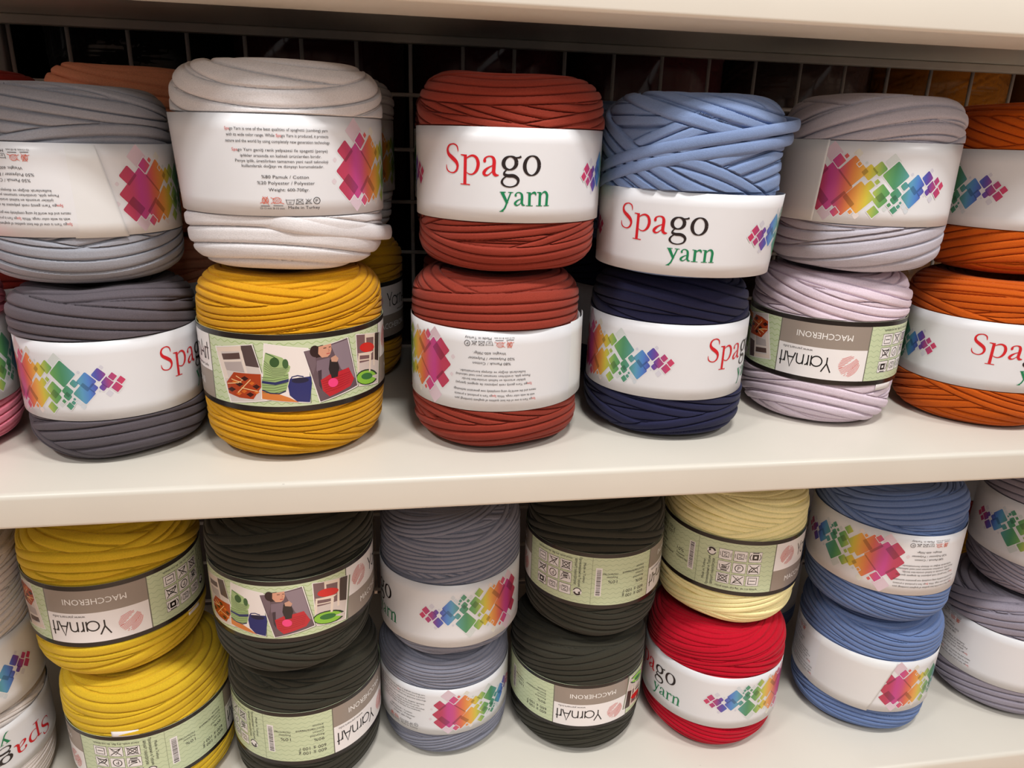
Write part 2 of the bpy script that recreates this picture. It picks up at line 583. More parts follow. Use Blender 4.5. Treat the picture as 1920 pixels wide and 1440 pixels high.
# ---- the big serif wordmark, drawn stroke by stroke
LH = 0.088
def make_logo():
    pc = Piece()
    def T(pts):
        o = []
        for x, y, w_ in pts:
            k = 0.065 if y < 680 else max(0.0, 0.065 * (1 - (y - 680) / 420))
            yy = y - k * (x - 850)
            uu = 1510 * math.asin(max(-1, min(1, (x - 1065) / 1510))) / 1527 * LH
            o.append((uu - 0.0045, -(yy - 640) / 1527 * LH, w_ / 1527 * LH))
        return o
    RED, BLK, GRN = rgb(200, 28, 38), rgb(38, 28, 28), rgb(22, 122, 78)
    def S(pts, col, smooth=True): pc.stroke(T(pts), 5, col, smooth)
    S([(245, 240, 9), (242, 200, 20), (228, 152, 24), (190, 122, 22), (150, 117, 20), (100, 140, 30), (76, 205, 42), (96, 278, 58), (160, 343, 68), (216, 402, 62), (240, 468, 46), (225, 535, 36), (180, 574, 22), (132, 574, 18), (85, 548, 22), (62, 502, 20), (57, 445, 10)], RED)
    S([(366, 290, 54), (361, 776, 56)], RED, False)
    S([(290, 290, 14), (340, 300, 26), (366, 310, 40)], RED)
    S([(290, 768, 15), (445, 782, 17)], RED, False)
    S([(385, 350, 14), (435, 318, 26), (495, 312, 36), (552, 358, 50), (574, 450, 56), (550, 545, 48), (490, 604, 24), (430, 604, 18), (386, 575, 12)], RED)
    S([(672, 425, 20), (678, 400, 52), (682, 365, 34), (712, 338, 22), (762, 330, 22), (812, 352, 42), (832, 410, 56), (830, 500, 58), (828, 585, 56), (858, 630, 48), (912, 634, 14)], RED)
    S([(806, 478, 14), (742, 508, 26), (692, 548, 46), (668, 592, 52), (692, 626, 38), (740, 624, 20), (802, 575, 14)], RED)
    def ell(cx, cy, rx, ry, ws, wt, n=28):
        return [(cx + rx * math.cos(2 * math.pi * k / n), cy + ry * math.sin(2 * math.pi * k / n), wt + (ws - wt) * abs(math.cos(2 * math.pi * k / n)) ** 1.3) for k in range(n + 1)]
    S(ell(1090, 448, 106, 104, 62, 24), BLK)
    S([(1130, 352, 16), (1190, 368, 22), (1240, 366, 28), (1272, 352, 34)], BLK)
    S([(1045, 548, 14), (1005, 588, 28), (1005, 625, 44), (1060, 648, 52), (1150, 654, 56), (1212, 690, 52), (1234, 740, 42), (1200, 798, 28), (1110, 824, 20), (1015, 806, 26), (966, 752, 40), (985, 695, 28), (1045, 655, 16)], BLK)
    S(ell(1450, 505, 118, 154, 62, 20), BLK)
    S([(972, 905, 54), (1062, 1082, 40)], GRN, False)
    S([(1118, 908, 22), (1060, 1062, 26), (1018, 1165, 28), (965, 1214, 22)], GRN)
    S([(935, 1219, 8), (1002, 1207, 28)], GRN, False)
    S([(934, 903, 13), (1032, 905, 13)], GRN, False)
    S([(1072, 907, 12), (1156, 910, 12)], GRN, False)
    S([(1192, 972, 16), (1197, 960, 38), (1200, 935, 22), (1228, 912, 16), (1265, 914, 20), (1298, 944, 36), (1305, 1000, 42), (1303, 1065, 40), (1322, 1100, 30), (1357, 1106, 10)], GRN)
    S([(1288, 1008, 10), (1238, 1030, 20), (1202, 1060, 34), (1190, 1085, 36), (1215, 1108, 24), (1250, 1100, 14), (1290, 1065, 10)], GRN)
    S([(1428, 912, 44), (1428, 1112, 44)], GRN, False)
    S([(1376, 912, 11), (1430, 918, 18)], GRN, False)
    S([(1370, 1113, 12), (1486, 1113, 12)], GRN, False)
    S([(1440, 958, 10), (1470, 925, 22), (1510, 918, 38), (1530, 945, 20), (1527, 962, 6)], GRN)
    S([(1600, 912, 44), (1598, 1112, 44)], GRN, False)
    S([(1548, 912, 11), (1600, 916, 16)], GRN, False)
    S([(1540, 1113, 12), (1642, 1113, 12)], GRN, False)
    S([(1664, 1111, 12), (1754, 1111, 12)], GRN, False)
    S([(1615, 955, 10), (1650, 916, 22), (1690, 912, 36), (1716, 955, 44), (1714, 1030, 44), (1710, 1108, 44)], GRN)
    return pc

# ---- the scatter of coloured diamonds
RAMP = [(-.35, (172, 38, 62)), (-.14, (176, 42, 76)), (-.02, (186, 48, 128)), (.08, (192, 58, 118)), (.18, (208, 84, 70)), (.28, (220, 124, 52)), (.38, (226, 158, 56)), (.48, (206, 186, 48)), (.57, (160, 178, 70)), (.68, (88, 150, 74)), (.80, (58, 130, 84)), (.93, (66, 138, 128)), (1.03, (74, 144, 184)), (1.12, (62, 118, 198)), (1.22, (62, 66, 162)), (1.29, (92, 50, 146)), (1.36, (148, 46, 112)), (1.5, (190, 40, 84))]
def ramp(u):
    if u <= RAMP[0][0]: return rgb(*[x * 0.88 + 24 for x in RAMP[0][1]])
    for (a, ca), (b, cb) in zip(RAMP, RAMP[1:]):
        if u <= b:
            t = (u - a) / (b - a)
            return rgb(*[min(255, (x + (y - x) * t) * 0.88 + 24) for x, y in zip(ca, cb)])
    return rgb(*[x * 0.88 + 24 for x in RAMP[-1][1]])
PAPERC = rgb(218, 219, 223)
def make_diamonds():
    pc = Piece()
    def rect(a0, a1, b0, b1, layer, col, rnd=0.0):
        pts = []
        if rnd > 0:
            rnd = min(rnd, (a1 - a0) / 2.2, (b1 - b0) / 2.2)
            for cx, cy, s0 in ((a1 - rnd, b1 - rnd, 0), (a0 + rnd, b1 - rnd, 90), (a0 + rnd, b0 + rnd, 180), (a1 - rnd, b0 + rnd, 270)):
                for k in range(4):
                    t = math.radians(s0 + 30 * k)
                    pts.append((cx + rnd * math.cos(t), cy + rnd * math.sin(t)))
        else:
            pts = [(a0, b0), (a1, b0), (a1, b1), (a0, b1)]
        q = [((a - b) / math.sqrt(2) * LH * 0.92, (a + b) / math.sqrt(2) * LH) for a, b in pts]
        pc.poly(q, layer, col)
    def ext(u, v, h):
        a, b, k = (u + v) / math.sqrt(2), (v - u) / math.sqrt(2), h / math.sqrt(2)
        return a - k, a + k, b - k, b + k
    pale = [(-.02, .366, .135, 0), (-.02, -.36, .12, 0), (.39, -.385, .05, .36), (-.31, .07, .03, -.1), (-.33, -.15, .036, -.1), (.30, .36, .062, .5), (.42, .25, .025, .8), (.745, .27, .105, .78), (.735, -.29, .04, .85), (1.02, -.31, .04, 1.0), (.98, -.25, .05, 1.0), (1.356, -.158, .05, 1.27), (1.297, .18, .035, 1.27), (1.241, -.12, .018, 1.2), (1.019, .132, .026, 1.2)]
    for u, v, h, cu_ in pale:
        c = ramp(cu_)
        f = 0.30 if h > 0.1 and u < .3 else 0.2
        rect(*ext(u, v, h), 1, tuple(f * x + (1 - f) * y for x, y in zip(c, PAPERC)), 0.012)
    main = [(0, -.045, .302), (-.165, .16, .115), (-.133, -.216, .147), (.20, -.248, .155), (.27, .148, .19), (.39, -.166, .202), (.475, .14, .103), (.596, .185, .095), (.809, .11, .175), (.504, -.015, .066), (.66, -.10, .115), (.66, -.19, .1), (.847, -.11, .082), (.838, -.175, .063), (1.098, .012, .126), (1.055, -.14, .142), (.944, -.01, .06), (1.173, -.07, .064), (1.254, .092, .092), (1.347, -.012, .082), (1.288, -.073, .052)]
    small = [(.073, .267, .09), (.115, -.36, .064), (.163, .325, .034), (.315, -.345, .034), (.335, .235, .032), (.596, -.33, .08), (.585, .03, .038), (.852, -.30, .053), (.903, -.255, .032), (.78, -.24, .032), (.923, -.21, .022), (1.415, .056, .056), (1.511, 0, .056), (1.452, -.083, .07)]
    for u, v, h in main + small:
        a0, a1, b0, b1 = ext(u, v, h)
        e = 0.010
        rect(a0 - e, a1 + e, b0 - e, b1 + e, 2, PAPERC, 0.02)
    g = lambda uu, vv: ramp(uu / LH / 0.92)
    for u, v, h in main:
        rect(*ext(u, v, h), 3, g, 0.018)
    gd = lambda uu, vv: tuple(x * 0.58 for x in ramp(uu / LH / 0.92))
    for i in range(len(main)):
        for j in range(i):
            A, B = ext(*main[i]), ext(*main[j])
            a0, a1, b0, b1 = max(A[0], B[0]), min(A[1], B[1]), max(A[2], B[2]), min(A[3], B[3])
            if a1 - a0 > 0.006 and b1 - b0 > 0.006:
                rect(a0, a1, b0, b1, 4 + 0.3 * (i % 4), gd, 0.01)
    for u, v, h in small:
        a0, a1, b0, b1 = ext(u, v, h)
        rect(a0 - .009, a1 + .009, b0 - .009, b1 + .009, 5.6, PAPERC, 0.006)
        rect(a0, a1, b0, b1, 6.2, g, 0.006)
    return pc

# ---- the block of small print with its care symbols
def circle_pts(cx, cy, r, w_, n=16, a0=0.0, a1=2 * math.pi):
    return [(cx + r * math.cos(a0 + (a1 - a0) * k / n), cy + r * math.sin(a0 + (a1 - a0) * k / n), w_) for k in range(n + 1)]
def make_text(pct):
    pc = Piece()
    k = LH / 1424
    REDT = rgb(196, 60, 50)
    def line(t, y, x0, x1, size, red=None):
        text_into(pc, t, ((x0 + x1) / 2 - 872) * k, -(y - 770) * k, (x1 - x0) * k, size * k, 5, INK, 'C', red, REDT)
    line('Spago Yarn is one of the best qualities of spaghetti (combing) yarn', 258, 66, 1522, 62, [(0, 3)])
    t2 = 'with its wide color range. While Spago Yarn is produced, it protects'
    line(t2, 340, 84, 1527, 62, [(t2.index('Spago'), t2.index('Spago') + 3)])
    line('nature and the world by using completely new generation technology.', 425, 66, 1552, 62)
    line('Spago Yarn geniş renk yelpazesi ile spagetti (penye)', 545, 150, 1505, 60, [(0, 3)])
    line('iplikler arasında en kaliteli ürünlerden biridir.', 625, 272, 1405, 58)
    line('Penye iplik, üretilirken tamamen yeni nesil teknoloji', 698, 190, 1505, 58)
    line('kullanılarak doğayı ve dünyayı korumaktadır.', 768, 280, 1432, 58)
    line('%%%d Pamuk / Cotton' % pct, 918, 545, 1200, 66)
    line('%%%d Polyester / Polyester' % (100 - pct), 1004, 480, 1282, 66)
    line('Weight: 600-700gr.', 1100, 632, 1200, 62)
    line('Made in Turkey', 1356, 885, 1340, 62)
    line('12-13 mm', 1370, 496, 656, 42)
    line('8-10 mm', 1370, 676, 836, 42)
    def st(pts, col=INK, smooth=False): pc.stroke([((x - 872) * k, -(y - 770) * k, ww * k) for x, y, ww in pts], 5, col, smooth)
    st([(505, 1338, 8), (632, 1338, 8)]); st([(682, 1332, 8), (818, 1332, 8)])
    OR = rgb(205, 96, 74)
    for cx, rx in ((575, 46), (738, 58)):
        st([(cx + rx * math.cos(t), 1255 + 44 * math.sin(t), 7) for t in np.linspace(0, 6.283, 15)], OR)
        for q in (-.6, -.2, .2, .6):
            st([(cx + rx * q - 14, 1222, 6), (cx + rx * q + 16, 1288, 6)], OR)
        st([(cx - rx - 30, 1300, 8), (cx - rx, 1288, 8), (cx - rx + 26, 1304, 8)], OR, True)
    st([(540, 1200, 7), (620, 1320, 7)], OR); st([(610, 1200, 7), (550, 1310, 7)], OR); st([(650, 1212, 8), (700, 1240, 8)], OR); st([(780, 1285, 8), (832, 1304, 8)], OR)
    st([(858, 1236, 7), (878, 1312, 7), (962, 1312, 7), (978, 1236, 7)]); st([(866, 1248, 6), (972, 1248, 6)]); line('30°', 1284, 895, 945, 40)
    st([(998, 1308, 7), (1018, 1236, 7), (1086, 1236, 7), (1106, 1308, 7), (998, 1308, 7)]); st([(1000, 1236, 6), (1104, 1308, 6)]); st([(1104, 1236, 6), (1000, 1308, 6)])
    st([(1130, 1302, 7), (1178, 1232, 7), (1226, 1302, 7), (1130, 1302, 7)]); st([(1136, 1232, 6), (1222, 1306, 6)]); st([(1222, 1232, 6), (1136, 1306, 6)])
    st(circle_pts(1300, 1258, 48, 9)); line('P', 1258, 1282, 1318, 62)
    return pc

# ---- the green band with craft photographs
MH = 0.080
DEG = math.radians(1) * RL
GREENC, WAVEC, BLACKC = rgb(196, 208, 172), rgb(160, 184, 124), rgb(34, 28, 26)
GREYC, WHITEC = rgb(148, 136, 126), rgb(232, 228, 228)
BORD = 0.072
def mac_bg(d0, d1, waves=True, wavec=WAVEC):
    pc = Piece()
    y = 0.5 - BORD
    pc.poly([(d0 * DEG, -y * MH), (d1 * DEG, -y * MH), (d1 * DEG, y * MH), (d0 * DEG, y * MH)], 1, GREENC)
    if waves:
        for r_ in range(10):
            v = (-0.385 + r_ * 0.0855) * MH
            n = int((d1 - d0 - 1) / 0.62)
            pts = [((d0 + 0.5 + 0.62 * i) * DEG, v + 0.014 * MH * math.sin(2 * math.pi * 0.62 * i / 5.2 + r_ * 0.9), 0.0085 * MH) for i in range(n)]
            pc.stroke(pts, 1.6, wavec, False)
    return pc
def borders():
    pc = Piece()
    y = 0.5 - BORD
    for a, b in ((-0.5, -y), (y, 0.5)):
        pc.poly([(-180 * DEG, a * MH), (180 * DEG, a * MH), (180 * DEG, b * MH), (-180 * DEG, b * MH)], 1, BLACKC)
    return pc
def make_panel():
    pc = Piece()
    y = 0.5 - BORD
    def P(pts, lay, col): pc.poly([(a * DEG, b * MH) for a, b in pts], lay, col)
    P([(-33, -y), (33, -y), (33, y), (-33, y)], 2, rgb(110, 108, 96))
    P([(-32.2, -0.06), (32.2, -0.06), (32.2, y), (-32.2, y)], 2.6, WHITEC)
    P([(-32.2, -y), (32.2, -y), (32.2, -0.06), (-32.2, -0.06)], 2.6, GREYC)
    return pc
def make_panel_lettering():
    pc = Piece()
    text_into(pc, 'MACCHERONI', 0, -0.245 * MH, 39 * DEG, 0.135 * MH, 5, rgb(240, 238, 236))
    text_into(pc, 'www.yarnart.info', 17.5 * DEG, 0.0 * MH, 22 * DEG, 0.06 * MH, 5, INK)
    k = 0.235 * MH      # cap height
    bx, by = -7.5 * DEG, 0.075 * MH
    wid = 37.5 * DEG
    def st(pts, smooth=False, w_=0.085): pc.stroke([(bx + x * wid, by + y * k, w_ * k) for x, y in pts] if False else [(bx + x * wid, by + y * k, w_ * k) for x, y in pts], 5, rgb(28, 26, 28), smooth, 4)
    st([(0.0, 1.0), (0.085, 0.42), (0.085, 0.0)]); st([(0.17, 1.0), (0.085, 0.42)])
    rr = 0.34
    asp = k / wid
    cx = 0.275
    st([(cx + rr * asp * math.cos(t), 0.34 + rr * math.sin(t)) for t in np.linspace(0, 6.283, 21)])
    st([(cx + rr * asp, 0.70), (cx + rr * asp, 0.0)])
    st([(0.43, 0.70), (0.43, 0.0)]); st([(0.43, 0.45), (0.45, 0.62), (0.485, 0.68)], True)
    st([(0.525, 0.70), (0.525, 0.0)]); st([(0.525, 0.42), (0.54, 0.60), (0.585, 0.68), (0.63, 0.62), (0.65, 0.45), (0.65, 0.0)], True)
    st([(0.685, 0.0), (0.772, 1.0), (0.86, 0.0)], False, 0.10); st([(0.72, 0.33), (0.825, 0.33)], False, 0.09)
    st([(0.89, 0.70), (0.89, 0.0)]); st([(0.89, 0.45), (0.905, 0.62), (0.935, 0.68)], True)
    st([(0.975, 0.98), (0.975, 0.0)]); st([(0.945, 0.66), (1.008, 0.66)])
    # ball-of-yarn emblem
    ecx, ecy, er = -20.0 * DEG, 0.19 * MH, 0.165 * MH
    PK = rgb(214, 110, 104)
    bnd = lambda x, y: (y - 0.75 * x) / 1.25 - 0.10 * (x + y)        # distance from the diagonal band of turns
    def seg(fn, ok, n=26):
        run = []
        for t in list(np.linspace(0, 1, n)) + [None]:
            x, y = fn(t) if t is not None else (9, 9)
            if t is not None and x * x + y * y <= 1.0 and ok(x, y): run.append((ecx + x * er, ecy + y * er, 0.05 * er))
            else:
                if len(run) > 2: pc.stroke(run, 5, PK, False)
                run = []
    for q in np.linspace(-0.24, 0.24, 5):      # the band
        seg(lambda t, q=q: (-1 + 2 * t, 0.75 * (-1 + 2 * t) + 1.25 * q + 0.22 * (1 - (-1 + 2 * t) ** 2) - 0.12), lambda x, y: True)
    for q in np.linspace(0.62, 1.30, 7):       # arcs that follow the far edge
        seg(lambda t, q=q: (0.35 - q * math.cos(t * 2.6 - 0.9), -0.25 + q * math.sin(t * 2.6 - 0.9)), lambda x, y: bnd(x, y) > 0.30 and x < -0.12 + 0.3 * y)
    for q in np.linspace(0.0, 1.0, 8):         # short turns in between
        seg(lambda t, q=q: (-0.35 + 1.2 * t, 0.05 + 0.95 * q + 0.30 * t), lambda x, y: bnd(x, y) > 0.30 and x > -0.06 + 0.3 * y)
    for q in np.linspace(-1.5, 0.4, 15):       # turns on the near side
        seg(lambda t, q=q: (-0.7 + 1.9 * t, q + 0.75 * t), lambda x, y: bnd(x, y) < -0.34)
    return pc

def make_photos():
    pc = Piece()
    def cv(x, y):
        a = math.asin(max(-0.985, min(0.985, (x - 943) / 977)))
        yc = 492 - 250 * (1 - math.cos(a))
        return (977 / 825 * a * MH * 0.97, -(y - yc) / 825 * MH * (1.0 + 0.06 * (1 - math.cos(a))))
    def P(pts, lay, col): pc.poly([cv(x, y) for x, y in pts], lay, rgb(*col))
    def E_(cx, cy, rx, ry, lay, col, n=18): P([(cx + rx * math.cos(2 * math.pi * k / n), cy + ry * math.sin(2 * math.pi * k / n)) for k in range(n)], lay, col)
    def L(pts, lay, col, w_): pc.stroke([(*cv(x, y), w_ / 825 * MH) for x, y in pts], lay, rgb(*col), False)
    def card(q, lay, inner, e=9):
        P([(x + 10, y + 6) for x, y in q], lay - 0.4, (120, 128, 104))
        P(q, lay, (236, 230, 228))
        cx, cy = sum(p[0] for p in q) / 4, sum(p[1] for p in q) / 4
        P([(x + (cx - x) / abs(cx - x) * e, y + (cy - y) / abs(cy - y) * e) for x, y in q], lay + 0.3, inner)
    # chair with a patchwork mat
    card([(120, 145), (465, 150), (598, 760), (210, 752)], 2.4, (206, 196, 192))
    P([(350, 160), (457, 160), (512, 400), (385, 372)], 3, (84, 68, 68))
    P([(165, 228), (335, 230), (340, 296), (172, 292)], 3, (88, 68, 64)); P([(180, 318), (345, 325), (368, 440), (205, 405)], 3, (176, 164, 162))
    P([(130, 160), (355, 162), (355, 214), (138, 204)], 3.4, (222, 204, 190))
    P([(132, 200), (168, 204), (216, 492), (180, 492)], 3.4, (222, 208, 198)); P([(335, 212), (360, 212), (402, 490), (380, 492)], 3.4, (222, 208, 198)); P([(172, 294), (345, 302), (347, 322), (176, 314)], 3.4, (222, 208, 198))
    rug = [(268, 430), (522, 470), (516, 610), (432, 732), (300, 705), (204, 650), (194, 530)]
    P(rug, 3.7, (166, 62, 28))
    for (cx, cy) in ((365, 505), (310, 560), (470, 600), (405, 680), (235, 610)): P([(cx - 38, cy - 6), (cx + 2, cy - 26), (cx + 38, cy + 4), (cx, cy + 28)], 3.9, (58, 22, 20))
    for (cx, cy) in ((270, 530), (430, 560), (350, 640), (470, 660), (300, 660)): P([(cx - 28, cy), (cx, cy - 20), (cx + 28, cy), (cx, cy + 22)], 3.9, (206, 104, 38))
    for l in ([(285, 470), (345, 520), (300, 545), (200, 545)], [(420, 520), (330, 610), (290, 650)], [(330, 600), (480, 650)], [(240, 500), (330, 545)]): L(l, 4.2, (232, 196, 140), 9)
    # crocheted baskets
    card([(572, 148), (1010, 228), (995, 820), (506, 736)], 3.0, (230, 222, 218))
    P([(520, 640), (570, 640), (780, 740), (880, 802), (516, 734)], 3.5, (206, 122, 58))
    P([(545, 480), (792, 480), (790, 560), (762, 660), (690, 694), (590, 682), (522, 640), (524, 560)], 3.7, (150, 176, 116))
    for k in range(7): L([(528, 505 + 27 * k), (640, 520 + 27 * k), (786 - 5 * k, 500 + 27 * k)], 3.85, (96, 112, 74), 7)
    P([(530, 540), (655, 566), (792, 538), (788, 572), (655, 596), (526, 566)], 4, (40, 46, 96)); L([(524, 640), (600, 680), (690, 692), (755, 668)], 4, (40, 46, 80), 14)
    P([(580, 248), (642, 268), (742, 312), (816, 412), (800, 462), (742, 508), (640, 516), (545, 492), (546, 410)], 4.2, (158, 182, 124))
    for k in range(6): L([(562, 330 + 28 * k), (640, 420 + 16 * k), (800 - 9 * k, 420 + 15 * k)], 4.4, (104, 120, 82), 7)
    E_(662, 356, 48, 52, 4.6, (52, 86, 46)); E_(768, 378, 30, 52, 4.6, (62, 96, 56)); L([(585, 252), (650, 290), (700, 330)], 4.6, (60, 100, 56), 10)
    P([(802, 540), (1018, 530), (1022, 610), (990, 812), (860, 792), (790, 720), (778, 620)], 4.3, (32, 40, 104)); E_(905, 565, 88, 30, 4.6, (18, 22, 58))
    L([(800, 560), (825, 522), (880, 512), (940, 528)], 4.7, (30, 36, 96), 12)
    # woman holding a red bag
    card([(948, 252), (1435, 140), (1532, 692), (1090, 828)], 5.0, (98, 80, 88))
    P([(1240, 215), (1424, 166), (1500, 600), (1340, 480)], 5.5, (138, 122, 132)); P([(965, 262), (1060, 240), (1080, 400), (1040, 520)], 5.5, (112, 94, 102))
    P([(1085, 370), (1220, 345), (1225, 520), (1130, 590), (1076, 470)], 5.7, (122, 104, 116)); P([(1090, 480), (1130, 470), (1120, 690), (1096, 640)], 5.7, (62, 48, 58))
    E_(1072, 268, 54, 62, 5.8, (44, 26, 28)); P([(1060, 225), (1160, 205), (1130, 330), (1080, 340)], 5.8, (44, 26, 28))
    P([(1110, 222), (1244, 196), (1246, 262), (1228, 312), (1200, 336), (1140, 340), (1104, 296)], 6.0, (208, 152, 126))
    L([(1160, 242), (1192, 238)], 6.3, (70, 40, 38), 9); L([(1218, 234), (1240, 230)], 6.3, (70, 40, 38), 8); L([(1214, 250), (1222, 276), (1208, 280)], 6.3, (176, 116, 96), 6); L([(1190, 304), (1226, 298)], 6.3, (178, 60, 62), 9)
    P([(1222, 372), (1300, 355), (1322, 470), (1290, 572), (1222, 548), (1205, 470)], 6.1, (40, 34, 36)); P([(1235, 350), (1285, 325), (1318, 362), (1300, 400), (1240, 392)], 6.2, (196, 150, 128))
    P([(1114, 582), (1210, 530), (1428, 472), (1486, 600), (1442, 680), (1200, 772), (1132, 700)], 6.4, (186, 36, 48))
    for k in range(6): L([(1125 + 6 * k, 600 + 24 * k), (1290, 560 + 26 * k), (1450 - 4 * k, 520 + 24 * k)], 6.55, (148, 24, 38), 6)
    P([(1212, 470), (1318, 450), (1300, 560), (1232, 572)], 6.8, (40, 34, 36)); E_(1246, 622, 54, 50, 6.9, (236, 66, 128))
    # chair with a red cushion over a green mat
    card([(1524, 118), (1832, 106), (1796, 690), (1536, 698)], 4.0, (118, 92, 94))
    P([(1772, 116), (1822, 112), (1806, 430), (1738, 410)], 4.5, (66, 52, 48)); P([(1500 + 34, 440), (1740, 412), (1806, 432), (1788, 682), (1542, 688)], 4.5, (204, 192, 186))
    for q in ([(1636, 118), (1652, 118), (1652, 250), (1634, 250)], [(1748, 116), (1764, 116), (1752, 480), (1734, 480)], [(1645, 124), (1756, 122), (1754, 160), (1648, 164)], [(1545, 330), (1742, 316), (1696, 358), (1552, 354)], [(1546, 350), (1566, 350), (1552, 530), (1530, 530)], [(1686, 352), (1712, 352), (1694, 545), (1674, 545)], [(1560, 400), (1690, 396), (1690, 410), (1558, 414)]): P(q, 5.3, (224, 208, 192))
    E_(1650, 604, 140, 90, 4.65, (32, 54, 34)); E_(1645, 606, 124, 76, 4.9, (136, 192, 62)); E_(1648, 594, 72, 38, 5.1, (48, 110, 52)); P([(1700, 600), (1792, 580), (1780, 640)], 5.1, (204, 192, 186))
    E_(1660, 270, 92, 54, 5.55, (204, 42, 40))
    return pc

def make_info():
    pc = Piece()
    def T_(t, d, v, wd, h, al='L', rot=0): text_into(pc, t, d * DEG, v * MH, wd * DEG if wd else None, h * MH, 5, INK, al, None, None, rot)
    d0 = -55.5
    T_('600 ± 100 g', d0 + 6, 0.285, 20, 0.085); T_('600 ± 100 г', d0 + 6, 0.20, 20, 0.085)
    T_('90%', d0 + 7, 0.06, 7.5, 0.075); T_('Recycled', d0 + 7, -0.02, 10, 0.05); T_('Cotton', d0 + 7, -0.085, 8, 0.05); T_('Восстановленный', d0 + 7, -0.15, 20, 0.05); T_('Хлопок', d0 + 7, -0.215, 8, 0.05)
    T_('10%', d0 + 31, 0.0, 7.5, 0.075); T_('Polyester', d0 + 31, -0.08, 9, 0.05); T_('Полиэстер', d0 + 31, -0.14, 12, 0.05)
    def P(pts, lay, col): pc.poly([(a * DEG, b * MH) for a, b in pts], lay, col)
    x0, x1 = d0 + 43.5, d0 + 48.5
    P([(x0, -0.25), (x1, -0.25), (x1, 0.26), (x0, 0.26)], 3, WHITEC)
    rng = random.Random(4)
    v = -0.22
    while v < 0.23:
        h = rng.choice((0.006, 0.01, 0.016))
        P([(x0 + 0.8, v), (x1 - 0.8, v), (x1 - 0.8, v + h), (x0 + 0.8, v + h)], 4, INK)
        v += h + rng.choice((0.006, 0.009, 0.012))
    # seam line of the film
    P([(d0 + 51.2, -0.428), (d0 + 51.5, -0.428), (d0 + 51.5, 0.428), (d0 + 51.2, 0.428)], 4, rgb(150, 158, 130))
    # recycling roundel
    cx, cy, r = (d0 + 62) * DEG, 0.22 * MH, 0.075 * MH
    pc.poly([(cx + r * math.cos(t), cy + r * math.sin(t)) for t in np.linspace(0, 2 * math.pi, 20, endpoint=False)], 3, WHITEC)
    pc.stroke(circle_pts(cx, cy, r * 0.72, r * 0.42, 12, 0.2, 2.6), 4, BLACKC, False)
    pc.stroke([(cx - 0.62 * r, cy + 0.2 * r, r * 0.8), (cx - 0.1 * r, cy + 0.1 * r, r * 0.02)], 4, BLACKC, False)
    pc.stroke(circle_pts(cx, cy, r * 0.88, r * 0.2, 12, math.pi + 0.2, 2 * math.pi - 0.2), 4, BLACKC, False)
    for k, t in enumerate(('Made in Turkey', 'Произведено в Турции', 'ЯРНАРТ МАККЕРОНИ')):
        T_(t, d0 + 57.2 + 3.6 * k, -0.14, (0.36, 0.53, 0.47)[k] * MH / DEG, 0.058, 'C', math.pi / 2)
    # nine care symbols
    for i in range(3):
        for j in range(3):
            cx, cy = d0 + 72.5 + i * 11.2, 0.215 - j * 0.215
            P([(cx - 4.9, cy - 0.09), (cx + 4.9, cy - 0.09), (cx + 4.9, cy + 0.09), (cx - 4.9, cy + 0.09)], 3, WHITEC)
            def s(pts, w_=0.012, sm=False): pc.stroke([((cx + x * 4.9) * DEG, (cy + y * 0.09) * MH, w_ * MH) for x, y in pts], 4, BLACKC, sm)
            s([(-1, -1), (1, -1), (1, 1), (-1, 1), (-1, -1)], 0.006)
            k = j * 3 + i
            if k in (0, 1):
                s([(-.5, -.5), (.5, -.5), (.5, .5), (-.5, .5), (-.5, -.5)]); s([(-.3, .3), (.25, .25), (-.25, -.25), (.3, -.3)], 0.014)
                s([(-.8, .4), (-.8, -.4)], 0.008); s([(.8, .4), (.8, -.4)], 0.008)
            elif k == 2:
                P([(cx - 2.4, cy - 0.05), (cx + 2.4, cy - 0.05), (cx + 2.4, cy + 0.05), (cx - 2.4, cy + 0.05)], 4, BLACKC)
                P([(cx - 1.0, cy - 0.02), (cx + 1.0, cy - 0.02), (cx + 1.0, cy + 0.02), (cx - 1.0, cy + 0.02)], 5, WHITEC)
                s([(-.65, .6), (-.85, 0), (-.65, -.6)], 0.012, True); s([(.65, .6), (.85, 0), (.65, -.6)], 0.012, True); s([(-.5, .85), (.5, .85)], 0.014)
            elif k == 3:
                s([(-.75, .3), (-.6, -.45), (.6, -.45), (.75, .3)]); s([(.8, .8), (.2, .3), (-.4, .2), (.1, 0), (.5, .1)], 0.012, True); s([(-.4, -.2), (.4, -.2)], 0.02); s([(-.5, -.75), (.5, -.75)], 0.02)
            elif k == 4:
                s([(0.62 * math.cos(t), 0.7 * math.sin(t)) for t in np.linspace(0, 6.283, 17)], 0.013); text_into(pc, 'P', cx * DEG, cy * MH, None, 0.10 * MH, 4, BLACKC)
            elif k == 5:
                s([(-.8, -.5), (-.3, .3), (.5, .3), (.65, -.5), (-.8, -.5)], 0.016); s([(-.8, .8), (.8, -.8)]); s([(-.8, -.8), (.8, .8)])
            elif k == 6:
                s([(-.65, -.65), (.65, -.65), (.65, .65), (-.65, .65), (-.65, -.65)]); s([(.5 * math.cos(t), .5 * math.sin(t)) for t in np.linspace(0, 6.283, 13)]); s([(-.8, .8), (.8, -.8)]); s([(-.8, -.8), (.8, .8)])
            elif k == 7:
                s([(-.65, -.6), (0, .6), (.65, -.6), (-.65, -.6)]); s([(-.8, .8), (.8, -.8)]); s([(-.8, -.8), (.8, .8)])
            else:
                s([(-.65, -.65), (.65, -.65), (.65, .65), (-.65, .65), (-.65, -.65)]); s([(-.45, 0), (.45, 0)])
    T_('Hand wash, dry flat, do not bleach.', d0 + 83.7, -0.36, 32, 0.05, 'C')
    return pc

